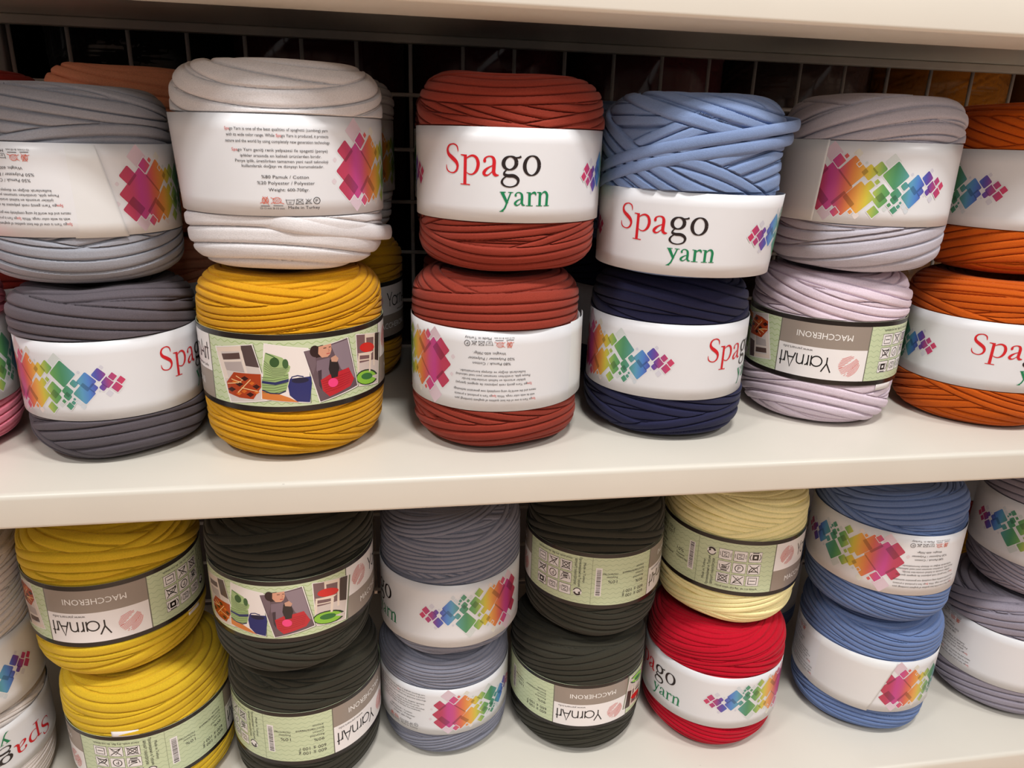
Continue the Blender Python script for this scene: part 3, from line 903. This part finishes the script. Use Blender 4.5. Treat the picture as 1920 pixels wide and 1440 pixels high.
PIECES = {'logo': make_logo(), 'dia': make_diamonds(), 'text80': make_text(80), 'text50': make_text(50), 'borders': borders(), 'panel': make_panel(), 'panel_letters': make_panel_lettering(), 'photos': make_photos(), 'info': make_info(),
          'bg_photos': mac_bg(-59.5, 59.5), 'bg_info': mac_bg(-57.5, 57.5, True, rgb(168, 184, 150))}
for k_ in list(PIECES):
    p_ = PIECES[k_]
    PIECES[k_] = (np.array(p_.v), np.array(p_.lay), np.array(p_.col), p_.f)

LAYT = 0.00006
def band_radius(th, z, ph, flare):
    zl = z / 0.044
    r = RL + 0.0004 * np.sin(2 * th + ph) + 0.00025 * np.sin(5 * th + 2.3 * ph) + 0.0003 * zl * np.sin(3 * th + 1.7 * ph)
    if flare:
        amt, t0, wid = flare
        r = r + amt * np.exp(-((th - t0) / wid) ** 2) * (0.5 + 0.5 * zl)
    return r
def bend(th, z, lift, ph, flare, tilt, zc):
    r = band_radius(th, z, ph, flare) + lift
    return np.stack([np.sin(th) * r, -np.cos(th) * r, zc + z + tilt[0] * np.sin(th) * RL - tilt[1] * np.cos(th) * RL], -1)

def compose(name, items, flip, zc, ph, flare, tilt, mat, parent):
    Vs, Cs, Fs, n = [], [], [], 0
    for key, deg, pf in items:
        v, lay, col, f = PIECES[key]
        sg = -1 if (flip != pf) else 1
        th = math.radians(deg) + sg * v[:, 0] / RL
        P = bend(th, sg * v[:, 1], 0.0004 + LAYT * lay, ph, flare, tilt, zc)
        Vs.append(P); Cs.append(col)
        Fs += [tuple(i + n for i in q) for q in f]
        n += len(v)
    V = np.concatenate(Vs); C_ = np.concatenate(Cs)
    return V, C_, Fs

def paper(d0, d1, hh, zc, ph, flare, tilt, lift0, lift1, nrow=6, slant=0.0, close=False):
    nt_ = max(8, int((d1 - d0) / 1.6))
    th = np.radians(np.linspace(d0, d1, nt_ + 1))
    if close: th = th[:-1]
    zz = np.linspace(-hh / 2, hh / 2, nrow + 1)
    T2, Z2 = np.meshgrid(th, zz, indexing='ij')
    f = (T2 - th[0]) / (th[-1] - th[0])
    T2 = T2 + math.radians(slant) * f * Z2 / 0.044
    outer = bend(T2, Z2, lift0 + (lift1 - lift0) * f + 0.0003, ph, flare, tilt, zc); inner = bend(T2, Z2, lift0 + (lift1 - lift0) * f, ph, flare, tilt, zc)
    m, k = len(th), nrow + 1
    V = np.concatenate([outer.reshape(-1, 3), inner.reshape(-1, 3)])
    F = []
    o2 = m * k
    rng_ = range(m if close else m - 1)
    for i in rng_:
        a, b = i * k, ((i + 1) % m) * k
        for j in range(k - 1):
            F.append((a + j, b + j, b + j + 1, a + j + 1)); F.append((o2 + a + j, o2 + a + j + 1, o2 + b + j + 1, o2 + b + j))
        F.append((a, o2 + a, o2 + b, b)); F.append((a + k - 1, b + k - 1, o2 + b + k - 1, o2 + a + k - 1))
    if not close:
        for a, fl in ((0, 1), ((m - 1) * k, 0)):
            for j in range(k - 1):
                F.append((a + j, a + j + 1, o2 + a + j + 1, o2 + a + j) if fl else (a + j, o2 + a + j, o2 + a + j + 1, a + j + 1))
    return V, F

def ink_obj(name, V, C_, F, mat, parent):
    me = fast_mesh(name, V, F)
    at = me.attributes.new('ink', 'FLOAT_COLOR', 'POINT')
    at.data.foreach_set('color', np.c_[C_, np.ones(len(C_))].astype(np.float32).ravel())
    return mesh_obj(name, me, mat, parent)

def white_band(root, items, flip=False, zc=ZC0, ph=0.0, flare=None, tilt=(0, 0), seam=None, hh=LH):
    """items: list of (piece, degrees seen from the front, turned)"""
    V0, F0 = paper(-180, 180, hh, zc, ph, flare, tilt, 0.0, 0.0, close=True)
    surf = [i for i in items if i[0] != 'logo']
    V, C_, F = V0, np.tile(PAPERC, (len(V0), 1)), list(F0)
    if surf:
        V1, C1, F1 = compose('x', surf, flip, zc, ph, flare, tilt, None, None)
        n = len(V)
        V = np.concatenate([V, V1]); C_ = np.concatenate([C_, C1]); F += [tuple(i + n for i in q) for q in F1]
    band = ink_obj('paper_band', V, C_, F, M_PAPER, root)
    lg = [i for i in items if i[0] == 'logo']
    if lg:
        V1, C1, F1 = compose('x', lg, flip, zc, ph, flare, tilt, None, None)
        ink_obj('lettering', V1, C1, F1, M_PAPER, band)
    if seam:
        d0, d1, slant, dz, l1 = seam
        V1, F1 = paper(d0, d1, hh, zc + dz, ph, flare, tilt, -0.00015, l1, slant=slant)
        ink_obj('overlapping_end', V1, np.tile(rgb(217, 218, 219), (len(V1), 1)), F1, M_PAPER, band)
    return band

def green_band(root, centre, flip=False, zc=ZC0, ph=0.0, tilt=(0, 0), tab=None):
    """centre: degrees at which the middle of the photo strip lies"""
    V0, F0 = paper(-180, 180, MH, zc, ph, None, tilt, 0.0, 0.0, close=True)
    s = -1 if flip else 1
    items = [('borders', 0, False), ('bg_photos', centre, False), ('photos', centre, False), ('panel', centre + s * 92, False), ('bg_info', centre + s * 180, False), ('info', centre + s * 180, False), ('panel', centre - s * 92, False)]
    V1, C1, F1 = compose('x', items, flip, zc, ph, None, tilt, None, None)
    n = len(V0)
    band = ink_obj('paper_band', np.concatenate([V0, V1]), np.concatenate([np.tile(GREENC, (n, 1)), C1]), list(F0) + [tuple(i + n for i in q) for q in F1], M_FILMLABEL, root)
    V1, C1, F1 = compose('x', [('panel_letters', centre + s * 92, False), ('panel_letters', centre - s * 92, False)], flip, zc, ph, None, tilt, None, None)
    ink_obj('lettering', V1, C1, F1, M_FILMLABEL, band)
    if tab:
        d0, d1, dz = tab
        V1, F1 = paper(d0, d1, 0.010, zc + dz, ph, None, tilt, -0.0002, -0.0002, nrow=2)
        ink_obj('tab', V1, np.tile(WHITEC, (len(V1), 1)), F1, M_PAPER, band)
    return band

# ------------------------------------------------------------------ the balls
YM = [yarn_mesh('wound_yarn', 11 + 7 * i, nt=330, ns=240) for i in range(4)]      # shared by the balls in the second row
STYLE = dict(hair=dict(w=0.0027, thick=0.0034, nb=18, amp=0.024, gd=0.25), fine=dict(w=0.0034, thick=0.0038, nb=16, amp=0.022), pale=dict(w=0.0034, thick=0.0036, nb=15, amp=0.020, gd=0.62),
             mid=dict(w=0.0042, thick=0.0044, nb=15, amp=0.027), full=dict(w=0.0054, thick=0.0050, nb=12, amp=0.026), snow=dict(w=0.0075, thick=0.0056, nb=11, amp=0.034, gd=0.60), wide=dict(w=0.0068, thick=0.0054, nb=12, amp=0.030, gd=0.42), cross=dict(w=0.0064, thick=0.0052, nb=13, amp=0.044, gd=0.25))
SEED = [100]
def YW(style, zc=ZC0, hh=0.088):
    SEED[0] += 13
    return yarn_mesh('wound_yarn', SEED[0], zc, hh, front=True, **STYLE[style])

def Y(r, g, b, k=1.0):
    return mat_yarn('yarn_%d_%d_%d' % (r, g, b), tuple(min(0.9, c * k) for c in rgb(r, g, b)))
KY = 1.12
C = dict(
    grey=Y(142, 144, 153, KY), charcoal=Y(84, 78, 84, KY), white=Y(214, 211, 213, 1.0), mustard=Y(196, 142, 22, KY), rust=Y(132, 50, 37, KY), blue=Y(112, 131, 168, KY), navy=Y(36, 37, 64, KY),
    silver=Y(172, 168, 178, KY), blush=Y(204, 188, 200, KY), orange=Y(176, 78, 14, KY), pink=Y(240, 130, 150, KY), yellow=Y(200, 166, 40, KY), olive=Y(50, 48, 40, KY), slate=Y(122, 123, 136, KY),
    cream=Y(232, 222, 166, KY), red=Y(172, 12, 36, KY), denim=Y(98, 118, 160, KY), lilac=Y(138, 132, 144, KY), offwhite=Y(206, 198, 194, KY), peach=Y(232, 158, 124, KY), brick=Y(150, 50, 44, KY))

def ball(x, y, z, R, H, mesh, col, spin, label, group, lean=(0, 0)):
    root = bpy.data.objects.new('yarn_ball', None)
    COL.objects.link(root)
    root.empty_display_size = 0.02
    root.location = (x, y, z)
    psi = math.atan2(CAM.x - x, -(CAM.y - y))
    root.rotation_euler = (lean[0], lean[1], psi)
    k = R / 0.0975
    root.scale = (k, k, H / H0)
    tag(root, label, 'yarn', group)
    o = mesh_obj('yarn', mesh, C[col], root)
    o.rotation_euler = (0, 0, spin if mesh in YM else 0)
    return root

G1 = 'yarn balls standing two high on the middle shelf'
G2 = 'yarn balls standing two high on the bottom shelf'
G3 = 'yarn balls in the second row behind'
D = False
# ---- middle shelf, lower balls
b = ball(-.503, .140, 0, .0955, .193, YW('mid', ZC0, 0.088), 'pink', 1, 'pink yarn ball at the left edge, mostly out of frame', G1)
white_band(b, [('dia', 20, False), ('logo', 150, False)], False, ph=1)
b = ball(-.303, .146, 0, .0888, .180, YW('full', ZC0, 0.088), 'charcoal', 0.3, 'charcoal yarn ball under the grey ball at the left of the middle shelf', G1)
white_band(b, [('dia', -70, False), ('logo', 68, False)], False, zc=ZC0, ph=2)
b = ball(-.110, .140, 0, .0988, .197, YW('fine', ZC0 + .001, 0.080), 'mustard', 2, 'mustard yarn ball with craft photos on its band, under the white ball', G1)
green_band(b, 4, False, zc=ZC0 + .001, ph=3)
b = ball(.118, .139, 0, .0970, .196, YW('mid', ZC0 - .002, 0.088), 'rust', 3, 'rust brown yarn ball with a loose band end, standing on the middle shelf', G1)
white_band(b, [('dia', -43, False), ('text80', -2, False), ('logo', -150, False)], True, zc=ZC0 - .002, ph=4, seam=(58, 94, 3, .001, .0045))
b = ball(.331, .150, 0, .0948, .193, YW('full', ZC0 + .001, 0.088), 'navy', 4, 'dark navy yarn ball with a diamond-patterned white band, under the light blue ball', G1)
white_band(b, [('dia', -67, False), ('logo', 71, False)], False, zc=ZC0 + .001, ph=5)
b = ball(.556, .173, 0, .0938, .192, YW('full', ZC0 + .001, 0.080), 'blush', 5, 'pale pink yarn ball with green and grey band, under the silver ball', G1)
green_band(b, -90, True, zc=ZC0 + .001, ph=6, tab=(48, 66, -.043))
b = ball(.771, .148, 0, .0972, .187, YW('mid', ZC0 + .001, 0.088), 'orange', 6, 'orange yarn ball standing on the middle shelf at the right edge of the photo', G1)
white_band(b, [('dia', -102, False), ('logo', 36, False)], False, zc=ZC0 + .001, ph=7)
# ---- middle shelf, upper balls
b = ball(-.318, .166, .181, .0940, .188, YW('full', ZC0 - .004, 0.088), 'grey', 0.6, 'grey yarn ball with upside-down small print, on top of the charcoal ball', G1)
white_band(b, [('text50', -36, False), ('dia', 34, True)], True, zc=ZC0 - .004, ph=8, seam=(-6, 16, -6, -.001, .0016))
b = ball(-.108, .143, .198, .1010, .198, YW('snow', ZC0 + .002, 0.088), 'white', 1.4, 'large white yarn ball with upright small print, on top of the mustard ball', G1)
loose_strand(b, C['white'], -20, 128, .054, .024, .006, .0074, .0008, -.003, .72, .2)
white_band(b, [('text80', 0, False), ('dia', 42, False)], False, zc=ZC0 + .002, ph=9, flare=(.006, -1.45, .35))
b = ball(.128, .138, .197, .0992, .196, YW('mid', ZC0, 0.088), 'rust', 2.2, 'rust brown yarn ball with large upright wordmark, topmost of its stack', G1)
white_band(b, [('logo', 2.5, False), ('dia', 122, True), ('dia', -135, False)], False, zc=ZC0, ph=10)
b = ball(.330, .128, .194, .0972, .187, YW('cross', .050, 0.088), 'blue', 4.4, 'light blue yarn ball with its band slipped down, above the navy ball', G1)
loose_strand(b, C['blue'], -100, 118, .100, .172, .010, .0062, .0022, .010, .84, .10)
loose_strand(b, C['blue'], -104, 124, .082, .156, .006, .0062, .0018, .014, .86, .10)
white_band(b, [('logo', -1, False), ('dia', 116, True), ('dia', -136, False)], False, zc=.050, ph=11, flare=(.009, 1.15, .7), tilt=(-.02, 0))
b = ball(.567, .162, .193, .0985, .196, YW('wide', ZC0 + .002, 0.088), 'silver', 3.3, 'silver grey yarn ball with blank band end, above the pale pink ball', G1)
white_band(b, [('dia', -19, False), ('logo', 150, False)], False, zc=ZC0 + .002, ph=12, seam=(-95, -25, 2, .001, .0016))
b = ball(.790, .168, .188, .0975, .200, YW('mid', ZC0, 0.088), 'orange', 1.2, 'orange yarn ball on top of the other orange ball at the right edge', G1)
white_band(b, [('dia', -80, False), ('logo', 60, False)], False, zc=ZC0, ph=13)
# ---- bottom shelf
b = ball(-.542, .140, ZL, .098, .150, YW('pale', (ZC0 + .022), 0.088), 'offwhite', 0, 'off-white yarn ball with red wordmark at the bottom left corner', G2)
white_band(b, [('logo', 17, False), ('dia', -60, False)], True, zc=(ZC0 + .022), ph=1.5)
b = ball(-.542, .145, ZL + .153, .098, .200, YW('pale', .036, 0.088), 'offwhite', 2, 'off-white yarn ball at the left edge, above its like', G2)
white_band(b, [('dia', -23, True)], True, zc=.036, ph=2.5)
b = ball(-.320, .152, ZL, .0962, .186, YW('full', ZC0 - .01, 0.080), 'yellow', 1.1, 'yellow yarn ball with barcode on its band, lower of the yellow pair', G2)
green_band(b, 179, True, zc=ZC0 - .01, ph=3.5, tab=(-30, -12, .043))
b = ball(-.342, .164, ZL + .188, .0962, .192, YW('full', ZC0 - .004, 0.080), 'yellow', 2.1, 'yellow yarn ball with upside-down wordmark, upper of the yellow pair', G2)
green_band(b, -109, True, zc=ZC0 - .004, ph=4.5, tab=(44, 58, -.043))
b = ball(-.124, .148, ZL, .0952, .195, YW('mid', ZC0 - .002, 0.080), 'olive', 3.1, 'dark olive yarn ball with printed weights, under the one showing craft photos', G2)
green_band(b, 140.5, True, zc=ZC0 - .002, ph=5.5)
b = ball(-.128, .132, ZL + .198, .0965, .194, YW('mid', ZC0 - .004, 0.080), 'olive', 4.1, 'dark olive yarn ball with craft photos on its band, beside the yellow balls', G2)
green_band(b, -24, False, zc=ZC0 - .004, ph=6.5)
b = ball(.061, .180, ZL, .0905, .162, YW('hair', ZC0, 0.088), 'slate', 5.1, 'slate grey yarn ball with small print, lower of the slate pair', G2)
white_band(b, [('text80', -40, False), ('dia', 4, False)], False, zc=ZC0, ph=7.5)
b = ball(.068, .172, ZL + .165, .0930, .200, YW('hair', ZC0 - .028, 0.088), 'slate', 0.2, 'slate grey yarn ball with partly hidden wordmark, upper of the slate pair', G2)
white_band(b, [('logo', -68, False), ('dia', 51, True)], False, zc=ZC0 - .028, ph=8.5)
b = ball(.250, .166, ZL, .0945, .174, YW('mid', ZC0 - .004, 0.080), 'olive', 1.3, 'dark olive yarn ball with upside-down wordmark, next to the red ball', G2)
green_band(b, 109, True, zc=ZC0 - .004, ph=9.5)
b = ball(.264, .170, ZL + .177, .0925, .194, YW('mid', ZC0 - .002, 0.080), 'olive', 2.3, 'dark olive yarn ball with upside-down care symbols, next to the cream ball', G2)
green_band(b, 177, True, zc=ZC0 - .002, ph=10.5)
b = ball(.448, .146, ZL, .0960, .184, YW('fine', ZC0 - .006, 0.088), 'red', 3.4, 'bright red yarn ball under the cream ball on the bottom shelf', G2)
white_band(b, [('logo', -41, False), ('dia', 74, True)], False, zc=ZC0 - .006, ph=11.5)
b = ball(.462, .166, ZL + .186, .0960, .198, YW('pale', ZC0 - .004, 0.080), 'cream', 4.5, 'pale cream yarn ball with care symbols on its band, above the red ball', G2)
green_band(b, 162, False, zc=ZC0 - .004, ph=12.5)
b = ball(.690, .143, ZL, .0960, .188, YW('fine', ZC0 - .004, 0.088), 'denim', 5.5, 'denim blue yarn ball with a blank overlapping band end, lower of the denim pair', G2)
white_band(b, [('text80', -66, False), ('dia', 33, True)], True, zc=ZC0 - .004, ph=13.5, seam=(-38, 21, 8, -.001, .0018))
b = ball(.677, .136, ZL + .191, .0968, .196, YW('fine', ZC0, 0.088), 'denim', 0.5, 'denim blue yarn ball with diamonds and upside-down print, upper of the denim pair', G2)
white_band(b, [('dia', 5, False), ('text80', 38, False)], True, zc=ZC0, ph=14.5)
b = ball(.930, .140, ZL, .0965, .190, YW('full', ZC0, 0.088), 'lilac', 1.6, 'lilac grey yarn ball with upside-down print, lower of the lilac pair', G2)
white_band(b, [('text80', -47, False), ('dia', 112, False)], True, zc=ZC0, ph=15.5)
b = ball(.948, .136, ZL + .192, .0970, .198, YW('mid', ZC0, 0.088), 'lilac', 2.6, 'lilac grey yarn ball with blue and green diamonds, upper of the lilac pair', G2)
white_band(b, [('dia', 16, False)], True, zc=ZC0, ph=16.5)
# ---- second row, in the shade behind
b = ball(-.510, .352, .196, .097, .195, YM[2], 'brick', 0, 'dark red yarn ball at the far left, behind the grey ball', G3)
white_band(b, [('dia', 0, False)], False)
b = ball(-.520, .350, 0, .097, .192, YM[2], 'brick', 2, 'dark red yarn ball on the middle shelf behind the pink ball', G3)
white_band(b, [('dia', 0, False)], False)
b = ball(-.312, .365, .20, .0985, .200, YM[1], 'peach', 1, 'peach brown yarn ball rising behind the grey ball at the upper left', G3)
white_band(b, [('dia', 0, False)], False)
b = ball(-.310, .360, 0, .0975, .200, YM[0], 'peach', 2, 'peach brown yarn ball on the shelf hidden behind the charcoal ball', G3)
white_band(b, [('dia', 0, False)], False)
b = ball(-.092, .372, .204, .0985, .196, YM[2], 'white', 3, 'white yarn ball in the shade behind the large white ball', G3)
white_band(b, [('dia', 40, False)], False)
b = ball(-.084, .372, 0, .0985, .200, YM[3], 'mustard', 4, 'mustard yarn ball in the shade behind the front mustard ball', G3)
green_band(b, -38, False)
b = ball(.132, .362, .196, .0985, .195, YM[1], 'rust', 1, 'rust brown yarn ball in the shade behind the topmost rust ball', G3)
white_band(b, [('logo', 20, False), ('dia', -110, False)], False)
b = ball(.140, .356, 0, .0975, .190, YM[2], 'rust', 2, 'rust brown yarn ball on the shelf behind the lower rust ball', G3)
white_band(b, [('logo', 20, False)], False)
b = ball(.350, .358, 0, .0975, .190, YM[0], 'navy', 2.5, 'navy yarn ball in the dark gap behind the front navy ball', G3)
white_band(b, [('dia', -70, True)], False)
b = ball(.350, .362, .196, .0975, .185, YM[1], 'blue', 1.5, 'light blue yarn ball in the shade behind the front light blue ball', G3)
white_band(b, [('dia', -60, True)], False)
b = ball(.600, .362, ZL, .0965, .19, YM[0], 'denim', 3.5, 'denim blue yarn ball low in the gap behind the red ball', G3)
white_band(b, [('text80', 20, False)], True)
b = ball(.600, .362, ZL + .194, .0965, .19, YM[3], 'denim', 4.5, 'denim blue yarn ball in the gap behind the cream ball', G3)
white_band(b, [('text80', 30, False)], True, zc=ZC0 - .01)
b = ball(.985, .362, ZL, .0965, .19, YM[1], 'mustard', 5.5, 'mustard yarn ball in the gap behind the denim and lilac balls', G3)
white_band(b, [('dia', -30, True)], False)
b = ball(.985, .362, ZL + .194, .0965, .19, YM[2], 'brick', 0.5, 'dark red yarn ball above the mustard one, behind the denim and lilac balls', G3)
white_band(b, [('dia', -30, True)], False)

# ------------------------------------------------------------------ plastic-wrapped cones beyond the wire grid
CONE = yarn_mesh('cone_winding', 5, None, nt=360, ns=260, w=0.0024, amp=0.07, nb=60, thick=0.0018, R=0.133, H=0.53, lump=0.003)
def film_mesh():
    rng = np.random.default_rng(3)
    nt, ns = 160, 110
    s, r, z, nr, nz = profile(ns, 0.1375, 0.540)
    th = np.linspace(0, 2 * np.pi, nt, endpoint=False)
    h = np.zeros((nt, ns))
    for k in range(46):
        t0, s0 = rng.uniform(0, 6.28), rng.uniform(0, s[-1])
        ang = rng.uniform(-1, 1)
        dt = (th - t0 + np.pi) % (2 * np.pi) - np.pi
        q = (dt[:, None] * 0.13 * math.cos(ang) + (s[None, :] - s0) * math.sin(ang))
        e = (-dt[:, None] * 0.13 * math.sin(ang) + (s[None, :] - s0) * math.cos(ang))
        h += 0.0032 * np.exp(-(q / 0.004) ** 2) * np.exp(-(e / 0.05) ** 2)
    h += 0.0012
    X = r[None, :] + nr[None, :] * h; Z = z[None, :] + nz[None, :] * h
    V = np.stack([np.sin(th)[:, None] * X, -np.cos(th)[:, None] * X, Z], -1).reshape(-1, 3)
    i = np.arange(nt)[:, None]; j = np.arange(ns - 1)[None, :]
    a = i * ns + j; b_ = ((i + 1) % nt) * ns + j
    me = fast_mesh('film', V, np.stack([a, b_, b_ + 1, a + 1], -1).reshape(-1, 4))
    me.materials.append(None)
    return me
FILM = film_mesh()
cones = [(-.68, (24, 18, 18), 'black yarn cone in clear film beyond the left end of the wire grid'), (-.395, (26, 19, 19), 'black yarn cone in clear film beyond the grid, over the peach brown ball'), (-.11, (76, 24, 28), 'burgundy yarn cone in clear film beyond the grid, over the white ball'), (.175, (84, 24, 30), 'burgundy yarn cone in clear film beyond the grid, over the rust ball'), (.46, (96, 40, 42), 'reddish brown yarn cone in clear film beyond the grid, over the light blue ball'), (.745, (84, 60, 54), 'dark brown yarn cone in clear film beyond the grid, over the silver grey ball'), (1.03, (170, 104, 28), 'golden brown yarn cone in clear film beyond the grid, over the orange ball'), (1.315, (120, 74, 30), 'brown yarn cone in clear film beyond the grid, out at the right edge')]
for i, (x, c, lab) in enumerate(cones):
    root = bpy.data.objects.new('wrapped_yarn_cone', None)
    COL.objects.link(root)
    root.location = (x, 0.70, 0.001)
    root.rotation_euler = (0, 0, i * 1.3)
    tag(root, lab, 'yarn cone', 'film-wrapped yarn cones beyond the wire grid')
    mesh_obj('yarn', CONE, mat_yarn('cone_%d' % i, rgb(*c), 0.3), root)
    mesh_obj('plastic_wrap', FILM, M_FILM, root)
for nm in ('_a',):
    m_ = bpy.data.materials.get(nm)
    if m_: bpy.data.materials.remove(m_)
